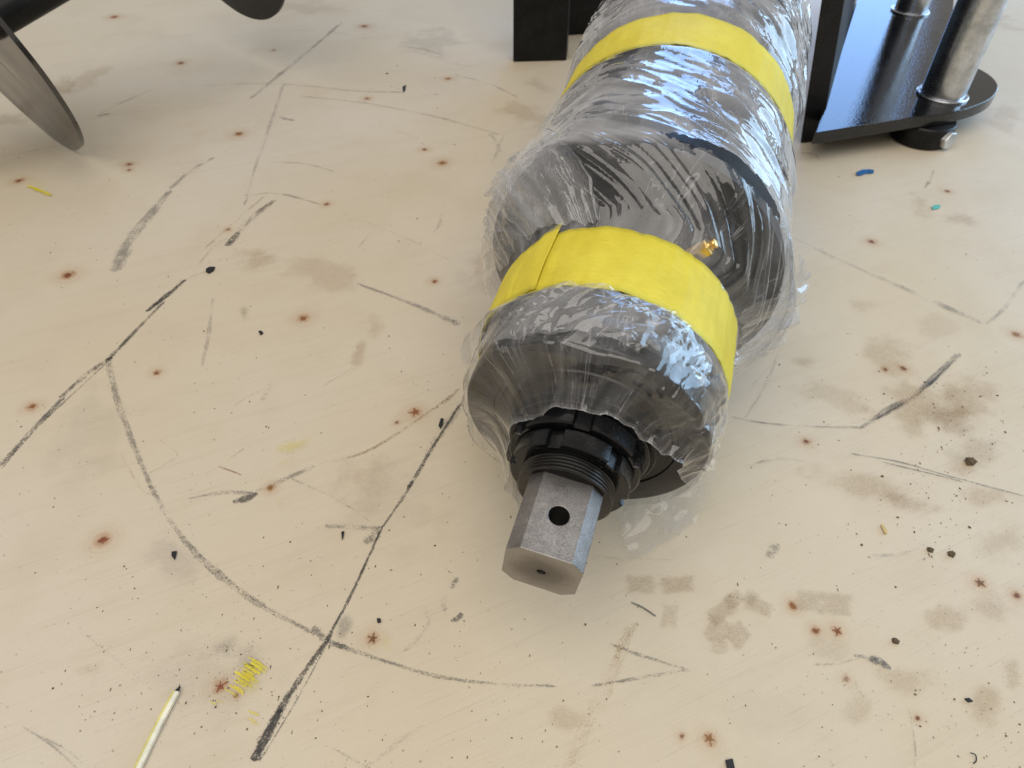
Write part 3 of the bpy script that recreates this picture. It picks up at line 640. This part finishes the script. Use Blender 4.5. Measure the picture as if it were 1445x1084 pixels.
def fold(name, a0, a1, s0, s1, seed, lift, haze, skew=0.0, amp=.004):
    nu, nv = 110, 120
    u = np.linspace(0, 1, nu); v = np.linspace(0, 1, nv); U_, V_ = np.meshgrid(u, v)
    wob = .10*noise(V_*3+seed, seed, 0)+.03*noise(V_*11, seed, 2)
    T = np.radians(a0+(a1-a0)*(U_+wob*(2*U_-1))+skew*V_)
    Ss = s0+(s1-s0)*(V_+.10*noise(U_*3+seed, 1, seed)*(2*V_-1))
    env = np.interp(Ss, ENV[:, 0], ENV[:, 1])
    bridge = np.interp(V_, [0, 1], [np.interp(s0, ENV[:, 0], ENV[:, 1]), np.interp(s1, ENV[:, 0], ENV[:, 1])])
    rr = np.maximum(env+.002, bridge)+lift*np.sin(np.pi*V_)**.7+amp*np.abs(noise(U_*4+seed, V_*1.2, 3))*2+amp*.6*np.abs(noise(U_*9+seed, V_*2, 5))*2+amp*.7*noise(U_*2, V_*2, seed)
    X = np.array(O-drive.location)+(np.cos(T)*rr)[..., None]*np.array(RR)+(np.sin(T)*rr)[..., None]*np.array(UU)+Ss[..., None]*np.array(A)
    idx = np.arange(nu*nv).reshape(nv, nu)
    F = np.stack([idx[:-1, :-1], idx[:-1, 1:], idx[1:, 1:], idx[1:, :-1]], -1).reshape(-1, 4)
    o = mesh_obj(name, X.reshape(-1, 3).tolist(), F.tolist(), MAT['film'], drive, True, uvs=np.stack([(T/(2*math.pi)).ravel(), (Ss*2).ravel()], -1).tolist())
    lay = haze*(.8+.9*np.clip(noise(U_*8+seed, V_*1.5, 9), -.6, .9))*np.clip(np.minimum(U_, 1-U_)*9, .25, 1)
    lay += .25*(np.minimum(U_, 1-U_) < .012)
    at_ = o.data.attributes.new('layers', 'FLOAT', 'POINT'); at_.data.foreach_set('value', np.clip(lay, 0, 1.4).ravel().astype(np.float32)); return o
fold('film_fold', 100, 138, .180, .262, 2.2, .004, .56, 30, .003)
fold('film_fold', 122, 166, .184, .234, 6.4, .001, .30, 12, .0025)
fold('film_fold', 72, 134, .092, .124, 4.9, .003, .46, -20, .003)
fold('film_fold', -28, 22, .178, .246, 14.2, .006, .30, -10)

# tape bands
def band(name, s0, s1, r, a0, a1, seed, off=0.0, parent=None, point=0.0, thick=.0004):
    n, m = 260, 10; V = []; U = []; F = []
    for side in (0, 1):
        for i in range(n+1):
            t = i/n; a = R_(a0+(a1-a0)*t)
            e0 = .0009*float(noise(math.cos(a)*5+seed, math.sin(a)*5, 0)); e1 = .0009*float(noise(math.cos(a)*5, math.sin(a)*5+seed, 3))
            ext = point*max(0, 1-t/.10)**1.3
            for j in range(m+1):
                v = j/m; s_ = s0+e0+(s1+e1+ext-s0-e0)*v
                # the crepe lies taut over what is below
                bul = .0009*float(noise(math.cos(a)*4+seed, math.sin(a)*4, s_*40))+.0006*float(noise(math.cos(a)*16+seed, math.sin(a)*16, s_*25))
                rr = r+off+bul-(thick if side else 0)-.0008*(abs(2*v-1))**4
                p = D0 @ Vector((rr*math.cos(a), rr*math.sin(a), s_))
                p.z = max(p.z, .0006)
                V.append(p); U.append((t*(a1-a0)/360, v*.12))
    k = (n+1)*(m+1)
    for i in range(n):
        for j in range(m):
            q = i*(m+1)+j; F += [(q, q+m+1, q+m+2, q+1), (k+q, k+q+1, k+q+m+2, k+q+m+1)]
    for i in range(n):
        for j in (0, m):
            q = i*(m+1)+j; F.append((q, q+m+1, k+q+m+1, k+q))
    for j in range(m):
        for i in (0, n):
            q = i*(m+1)+j; F.append((q, q+1, k+q+1, k+q))
    return mesh_obj(name, V, F, MAT['tape'], parent or drive, True, uvs=U)
b1 = band('tape_band', .1276, .1792, .0764, -100, 262, 2.0); b1['label'] = 'yellow crepe tape band near the shaft end'
band('tape_end', .1282, .1786, .0764, 121, 265, 4.0, .0008, b1, point=.012)
b2 = band('tape_band', .3652, .4168, .0966, -100, 262, 7.0); b2['label'] = 'yellow crepe tape band round the rear of the motor'

# brass fitting poking through the film beside the tape
FD, FS = 55.5, .1870
fa = R_(FD); rad = RR*math.cos(fa)+UU*math.sin(fa)
zax = (rad*.9+RR*.35+A*.2).normalized(); xax = A.cross(zax).normalized(); yax = zax.cross(xax)
MF = Matrix((xax, yax, zax)).transposed().to_4x4(); MF.translation = O-drive.location+A*FS+rad*.0765
hexp = [(.0056*math.cos(k*math.pi/3), .0056*math.sin(k*math.pi/3)) for k in range(6)]
fit_ = prism('brass_fitting', hexp, -.012, .005, MAT['brass'], drive, MF, bevel=.0006)
lathe('nipple', [(.005, .0036), (.006, .0034), (.0066, .0026), (.0074, .0026), (.0080, .0032), (.0090, .0030), (.0096, .0020), (.0098, 0)], MAT['brass'], fit_, MF, 32)

# loose ends of film below the flange
def film_sheet(name, corners, nu, nv, amp, seed, zmin=.0008, rag=.05, mat='film_thin', sag=0.0):
    c00, c10, c11, c01 = [np.array(c) for c in corners]
    u = np.linspace(0, 1, nu); v = np.linspace(0, 1, nv); Ug, Vg = np.meshgrid(u, v)
    Ur = .5+(Ug-.5)*(1+rag*2*noise(Vg*5, seed, 0)); Vr = .5+(Vg-.5)*(1+rag*2*noise(Ug*5, seed, 4))
    B = (1-Ur)[..., None]*((1-Vr)[..., None]*c00+Vr[..., None]*c01)+Ur[..., None]*((1-Vr)[..., None]*c10+Vr[..., None]*c11)
    nrm = np.cross(c10-c00, c01-c00); nrm /= np.linalg.norm(nrm)
    sz = (np.linalg.norm(c10-c00)+np.linalg.norm(c01-c00))/2
    f = np.abs(noise(Ug*1.8+seed, Vg*1.8, 1))*1.1+np.abs(noise(Ug*3.6+seed, Vg*3.2+2, 3))*.35+.5*noise(Ug*1.3+seed, Vg*1.3, 7)
    B = B+nrm*(amp*sz*f)[..., None]
    B[..., 2] -= sag*np.sin(np.pi*Vg)
    B[..., 2] = np.maximum(B[..., 2], zmin+.002*np.abs(noise(Ug*6, Vg*6, seed)))
    idx = np.arange(nu*nv).reshape(nv, nu)
    F = np.stack([idx[:-1, :-1], idx[:-1, 1:], idx[1:, 1:], idx[1:, :-1]], -1).reshape(-1, 4)
    loc = np.array(drive.location)
    return mesh_obj(name, (B.reshape(-1, 3)-loc).tolist(), F.tolist(), MAT[mat], drive, True, uvs=np.stack([Ug.ravel()*.3, Vg.ravel()*.3], -1).tolist())
film_sheet('film_tail', [at(868,712,.030), at(1004,640,.050), at(986,742,.004), at(892,792,.002)], 90, 90, .12, 3.3)
film_sheet('film_tail', [at(925,690,.032), at(1018,632,.060), at(1000,712,.020), at(940,758,.006)], 80, 80, .14, 8.1)
film_sheet('film_tail', [at(958,640,.066), at(1020,575,.075), at(1022,655,.050), at(985,672,.045)], 80, 80, .20, 12.7, mat='film2')

# ================================================================ mounting bracket at the right
PZ0, PZ1 = .026, .040
br = empty('mounting_bracket', at(1290, 190, 0)); bl = Vector(br.location)
tag(br, 'glossy black steel mounting bracket with two bright upright pins and rounded ear', 'bracket')
def loc2(x, y, z): p = at(x, y, z)-bl; return (p.x, p.y)
pin1 = at(1329, 134, PZ1)-bl; pin2 = at(1284, 16, PZ1)-bl
front = [loc2(1150, 188, PZ1), loc2(1200, 180, PZ1), loc2(1288, 166, PZ1)]
ear = [loc2(1335, 160, PZ1), loc2(1365, 153, PZ1), loc2(1390, 144, PZ1), loc2(1404, 134, PZ1), loc2(1409, 122, PZ1), loc2(1402, 110, PZ1), loc2(1388, 100, PZ1), loc2(1372, 92, PZ1), loc2(1352, 78, PZ1)]
_q = at(1157, 200, 0)-bl; back = [loc2(1345, 20, PZ1), loc2(1350, -60, PZ1), (_q.x+.43*.55, _q.y+.55)]
M_ = Matrix.Translation((0, 0, 0))
ear = [tuple(p) for p in smoothline([front[-1]]+ear, 5)][1:]
prism('base_plate', front+ear+back, PZ0, PZ1, MAT['black_gloss'], br, M_, bevel=.0012)
def tube(name, c, r, z0, z1, mat, parent, ch=.001, bore=None):
    pr = [(z0, 0), (z0, r-ch), (z0+ch, r), (z1-ch, r), (z1, r-ch)]
    if bore: pr = pr + [(z1, bore)]
    else: pr = pr+[(z1, 0)]
    return lathe(name, pr, mat, parent, Matrix.Translation((c.x, c.y, 0)), 64)
rp = 29*pxm(1329, 120, .05)
p1 = tube('pin', pin1, rp, PZ1-.004, .42, MAT['chrome'], br)
p2 = tube('pin', pin2, rp*.92, PZ1-.004, .42, MAT['chrome'], br)
lathe('bushing', [(PZ1-.004, rp+.0004), (PZ1+.0022, rp+.0004), (PZ1+.0030, rp+.001), (PZ1+.0030, rp+.0035), (PZ1+.0022, rp+.0045), (PZ1-.002, rp+.0045)], MAT['chrome'], br, Matrix.Translation((pin1.x, pin1.y, 0)), 64)
lathe('bushing', [(PZ1-.004, rp*.92+.0004), (PZ1+.0022, rp*.92+.0004), (PZ1+.0030, rp*.92+.001), (PZ1+.0030, rp*.92+.0035), (PZ1+.0022, rp*.92+.0045), (PZ1-.002, rp*.92+.0045)], MAT['chrome'], br, Matrix.Translation((pin2.x, pin2.y, 0)), 64)
bc = at(1309, 166, PZ0)-bl
boss = tube('boss', Vector((bc.x, bc.y, 0)), 40*pxm(1309, 180, .02), .0008, PZ0-.0008, MAT['black'], br, .0015)
# bolt head in the boss
dirv = Vector((.55, -1, 0)).normalized(); bp_ = Vector((bc.x, bc.y, 0))+dirv*(40*pxm(1309, 180, .02)+.003)
xa = dirv.cross(Vector((0, 0, 1))).normalized(); MB_ = Matrix((xa, Vector((0, 0, 1)), dirv)).transposed().to_4x4(); MB_.translation = Vector((bp_.x, bp_.y, .013))
bolt = prism('bolt', [(.0105*math.cos(k*math.pi/3+.2), .0105*math.sin(k*math.pi/3+.2)) for k in range(6)], -.006, .002, MAT['bolt'], br, MB_, bevel=.0008)
lathe('bolt_shank', [(-.03, 0), (-.03, .006), (-.006, .006)], MAT['bolt'], bolt, MB_, 32)
# side plate standing along the left edge
q0 = at(1129, 203, 0)-bl; q1 = at(1158, 200, 0)-bl; dv = Vector((q0.x+bl.x, q0.y+bl.y, 0)).normalized()
dv = Vector((.43, 1, 0)).normalized()
side_plate = prism('side_plate', [(q0.x, q0.y), (q1.x, q1.y), (q1.x+dv.x*.42, q1.y+dv.y*.42), (q0.x+dv.x*.42, q0.y+dv.y*.42)], .0008, .42, MAT['black'], br, bevel=.0015)
for v in side_plate.data.vertices:                       # the plate leans a little towards the drive
    if v.co.z > .2: v.co.x -= .062

# ================================================================ black steel upright behind the wrap
up = empty('steel_upright', at(760, 86, 0)); ul = Vector(up.location)
tag(up, 'matt black square steel upright standing on floor left of the wrapped motor', 'steel upright')
a_, b_ = at(724, 88, 0)-ul, at(799, 86, 0)-ul
prism('post', [(a_.x, a_.y), (b_.x, b_.y), (b_.x+.004, b_.y+.03), (a_.x+.004, a_.y+.03)], .0006, .40, MAT['black'], up, bevel=.0015)
a2, b2_ = at(797, 52, 0)-ul, at(842, 46, 0)-ul
prism('gusset_plate', [(a2.x-.02, a2.y), (b2_.x+.03, b2_.y), (b2_.x+.03, b2_.y+.014), (a2.x-.02, a2.y+.014)], .0006, .38, MAT['black'], up, bevel=.0015)
prism('spacer', [(a_.x+.03, a_.y+.031), (a_.x+.06, a_.y+.031), (a_.x+.06, a2.y-.001), (a_.x+.03, a2.y-.001)], .12, .34, MAT['black'], up, bevel=.001)

# ================================================================ auger bit at the top left
def disc_frame(tipx, tipy, dirx, diry, ratio, Rd, side, ztip):
    tip = at(tipx, tipy, ztip); d = (tip-EYE).normalized()
    e = RT*dirx - UP*diry; e = (e-d*e.dot(d)).normalized()
    sidev = d.cross(e).normalized()*side
    nrm = (-d*ratio+sidev*math.sqrt(1-ratio*ratio)).normalized()
    return tip, e, nrm
RD = .14
zt = .03
for _ in range(30):
    tip, e1, nrm = disc_frame(111, 211, -.675, -.738, .18, RD, -1, zt)
    cen = tip+e1*RD; low = cen.z-RD*math.sqrt(1-nrm.z**2); zt -= low-.0015
aug = empty('auger_bit', (cen.x, cen.y, 0)); tag(aug, 'black earth auger with glossy curved flight blades lying at left edge', 'auger')
al = Vector(aug.location)
MA = Matrix((e1, nrm.cross(e1), nrm)).transposed().to_4x4(); MA.translation = cen-al
def flight(name, z0, rout, rin, rise, thick, a_start, a_len, mat):
    n, m = 160, 14; V = []; F = []
    for sd in (0, 1):
        for i in range(n+1):
            a = a_start+a_len*i/n
            for j in range(m+1):
                r_ = rin+(rout-rin)*j/m
                z = z0+rise*(a-math.pi)/(2*math.pi)+(thick if sd else 0)+.0012*float(noise(math.cos(a)*2, math.sin(a)*2, r_*20))
                V.append(MA @ Vector((r_*math.cos(a), r_*math.sin(a), z)))
    k = (n+1)*(m+1)
    for i in range(n):
        for j in range(m):
            q = i*(m+1)+j; F += [(q, q+1, q+m+2, q+m+1), (k+q, k+q+m+1, k+q+m+2, k+q+1)]
    for i in range(n):
        for j in (0, m): q = i*(m+1)+j; F.append((q, k+q, k+q+m+1, q+m+1))
    for j in range(m):
        for i in (0, n): q = i*(m+1)+j; F.append((q, q+1, k+q+1, k+q))
    o = mesh_obj(name, V, F, mat, aug, True)
    try: o.data.set_sharp_from_angle(angle=R_(40))
    except Exception: pass
    return o
MAT['flight'] = mat_painted('polished_flight_paint', (.020, .018, .016), .10, .05, 1.0)
flight('flight', 0, RD, .019, .008, -.005, 0, 2*math.pi, MAT['flight'])
flight('flight', -.298, RD, .019, .008, -.005, 0, 2*math.pi, MAT['black'])
lathe('center_tube', [(-.55, 0), (-.55, .020), (.25, .020), (.25, 0)], MAT['black'], aug, MA, 64)

# ================================================================ litter on the floor
def chip(name, pts, th, mat, label, cat, zlift=.0004, group=None, curl=0.0):
    W_ = [at(x, y, 0) for x, y in pts]; c = sum(W_, Vector())/len(W_)
    bm = bmesh.new(); n = len(W_)
    lo = []; hi = []
    for i, p in enumerate(W_):
        z = zlift+curl*(math.sin(i*2.1)*.5+.5)
        lo.append(bm.verts.new((p.x-c.x, p.y-c.y, z))); hi.append(bm.verts.new((p.x-c.x, p.y-c.y, z+th)))
    bm.faces.new(lo); bm.faces.new(hi[::-1])
    for k in range(n): bm.faces.new((lo[k], lo[(k+1) % n], hi[(k+1) % n], hi[k]))
    o = bm_obj(name, bm, mat, None); o.location = (c.x, c.y, 0); return tag(o, label, cat, group)
MAT['blue'] = mat_simple('blue_plastic', (.03, .16, .42), .35)
MAT['teal'] = mat_simple('teal_plastic', (.10, .50, .46), .4)
MAT['rubber'] = mat_simple('black_rubber_crumb', (.012, .012, .013), .6)
MAT['straw'] = mat_simple('pale_wood_sliver', (.62, .47, .20), .6)
MAT['soil'] = mat_simple('dry_soil', (.15, .11, .07), .9, 0, .5, 900)
chip('plastic_chip', [(1208,245),(1216,242),(1226,241),(1232,242),(1232,246),(1222,246),(1214,249),(1208,249)], .0012, MAT['blue'], 'small curved blue plastic chip on floor in front of the bracket', 'plastic chip', .0006, None, .0008)
chip('plastic_chip', [(1314,293),(1320,290),(1327,291),(1325,295),(1316,297)], .0008, MAT['teal'], 'tiny teal plastic fleck on floor below the bracket ear', 'plastic chip')
chip('wood_sliver', [(1242,742),(1245,741),(1252,752),(1250,755),(1246,751)], .001, MAT['straw'], 'small pale yellow wood sliver on floor right of the shaft', 'wood sliver')
chip('rubber_scrap', [(1023,1074),(1033,1072),(1036,1086),(1026,1087)], .0014, MAT['rubber'], 'black rectangular scrap at the bottom edge of the photo', 'rubber scrap')
for pts, lab in [([(243,780),(250,779),(249,785),(247,791),(243,786)], 'black flake right of the big round knot at far left'),
                 ([(291,381),(296,378),(304,378),(302,383),(295,387),(291,385)], 'black jagged crumb beside the end of the long tread line'),
                 ([(365,469),(369,468),(372,471),(368,474)], 'black round crumb right of the reddish knot at centre left'),
                 ([(622,592),(626,592),(625,600),(622,606),(619,602)], 'black crumb just left of the wrapped flange'),
                 ([(482,752),(486,751),(485,758),(483,763)], 'thin black flake under the grey smear left of the shaft'),
                 ([(532,874),(537,874),(538,879),(533,880)], 'black crumb just above the star knot at bottom centre'),
                 ([(568,124),(573,121),(572,128),(569,131)], 'black speck flake on the scuff left of the steel upright'),
                 ([(1360,987),(1366,986),(1372,991),(1366,992)], 'dark flake near the lower right edge of the photo')]:
    chip('rubber_crumb', pts, .0010, MAT['rubber'], lab, 'crumb', .0004, 'black crumbs scattered on the floor')
def clod(x, y, rpx, label):
    p = at(x, y, 0); r = rpx*pxm(x, y); bm = bmesh.new(); bmesh.ops.create_icosphere(bm, subdivisions=3, radius=1)
    for v in bm.verts:
        k = 1+.6*float(noise(v.co.x*1.8+x, v.co.y*1.8, v.co.z*1.8))+.3*float(noise(v.co.x*5+x, v.co.y*5, v.co.z*5))
        v.co = Vector((v.co.x*k*r, v.co.y*k*r*.9, max(v.co.z*k, -.55)*r*.75))
    o = bm_obj('soil_clod', bm, MAT['soil'], None, True, angle=60); o.location = (p.x, p.y, r*.42); tag(o, label, 'soil clod', 'soil clods on the floor')
clod(1368,653,7,'largest brown soil clod on floor at the right edge, on the hairline crack')
clod(1342,783,5,'dark round soil clod on floor below the hairline crack')
clod(1263,905,4.5,'small brown soil clod right of the star knot')
clod(1312,777,4,'tiny soil clod just left of the dark round one')
# bright sliver of cut cable tie at the bottom left
st = smoothline([(193,1092),(213,1050),(232,1012),(250,978)], 8)
V = []; F = []; W_ = [at(x, y, 0) for x, y in st]; c0 = at(222, 1030, 0)
MAT['strip'] = mat_simple('white_plastic_strip', (.86, .84, .70), .35); MAT['strip_y'] = mat_simple('yellowed_plastic_edge', (.72, .66, .22), .4)
def strip(name, lo, hi, z0, z1, mat, parent):
    V = []; F = []
    for i, p in enumerate(W_):
        t = (W_[min(i+1, len(W_)-1)]-W_[max(i-1, 0)]).normalized(); nn = Vector((t.y, -t.x, 0)); q = p-c0
        for a, z in ((lo, z0), (hi, z0), (hi, z1), (lo, z1)): V.append(Vector((q.x+nn.x*a, q.y+nn.y*a, z+.0010)))
        if i:
            b = 4*i; F += [(b-4+k, b-4+(k+1) % 4, b+(k+1) % 4, b+k) for k in range(4)]
    F += [(0, 1, 2, 3), tuple(len(V)-4+k for k in (3, 2, 1, 0))]
    return mesh_obj(name, V, F, mat, parent)
so = empty('plastic_strip', c0); tag(so, 'thin white and yellow plastic strip lying at the bottom left edge', 'plastic strip')
strip('strip_body', -.0002, .0021, 0, .0022, MAT['strip'], so); strip('yellow_edge', -.0018, -.00025, 0, .0016, MAT['strip_y'], so)
tp = W_[-1]-c0; td = (W_[-1]-W_[-3]).normalized()
prism('dark_tip', [(tp.x-.0008, tp.y), (tp.x+.0012, tp.y), (tp.x+td.x*.003+.0008, tp.y+td.y*.003)], .0010, .0028, MAT['rubber'], so)
# curly hair / fibre
def fibre(pts, label):
    W2 = [at(x, y, 0) for x, y in smoothline(pts, 8)]; c = W2[0]; bm = bmesh.new(); prev = None; r = .00028
    for i, p in enumerate(W2):
        t = (W2[min(i+1, len(W2)-1)]-W2[max(i-1, 0)]).normalized(); nn = Vector((t.y, -t.x, 0))
        ring = [bm.verts.new((p-c)+nn*r*math.cos(k*math.pi/3)+Vector((0, 0, .0006+r*math.sin(k*math.pi/3)))) for k in range(6)]
        if prev:
            for k in range(6): bm.faces.new((prev[k], prev[(k+1) % 6], ring[(k+1) % 6], ring[k]))
        prev = ring
    o = bm_obj('fibre', bm, MAT['rubber'], None, True); o.location = c; tag(o, label, 'fibre', 'dark fibres on the floor')
fibre([(1369,1063),(1376,1066),(1377,1074),(1373,1078)], 'short curled dark fibre at the lower right edge')
fibre([(345,939),(352,938),(358,943),(355,947)], 'short curled dark fibre on the yellow paint smear')
# fine grit
bm = bmesh.new()
def grit_at(x, y, r):
    p = at(x, y, 0); a = random.uniform(0, 6.28); f = random.uniform(.5, 1.2); n = 5
    top = bm.verts.new((p.x, p.y, .00012+r*.7)); ring = []
    for k in range(n):
        rr = r*random.uniform(.6, 1.3); an = a+k*2*math.pi/n
        ring.append(bm.verts.new((p.x+rr*math.cos(an)*f, p.y+rr*math.sin(an)/f, .0003)))
    for k in range(n): bm.faces.new((top, ring[k], ring[(k+1) % n]))
for i in range(2300):
    x = random.uniform(-20, 1465); y = random.uniform(0, 1090)
    dn = float(noise(x/210, y/210, 4.2))*.9+.35+(.55 if x > 1050 and y > 430 else 0)+(.25 if y > 650 else -.15)
    if random.random() > dn: continue
    grit_at(x, y, pxm(x, y)*min(1.7, .30+random.expovariate(3.2)))
for cx, cy, sx, sy, n in [(1330,640,60,60,120),(1320,760,40,26,40),(330,940,60,60,120),(1380,560,50,60,50),(1400,1000,40,50,40),(1310,960,60,50,40),(570,130,50,30,30)]:
    for i in range(n):
        x = random.gauss(cx, sx); y = random.gauss(cy, sy); grit_at(x, y, pxm(x, y)*min(2.2, .35+random.expovariate(2.6)))
gr = bm_obj('grit', bm, MAT['soil']); tag(gr, 'fine dark grit sprinkled over the plywood floor', 'grit', kind='stuff')
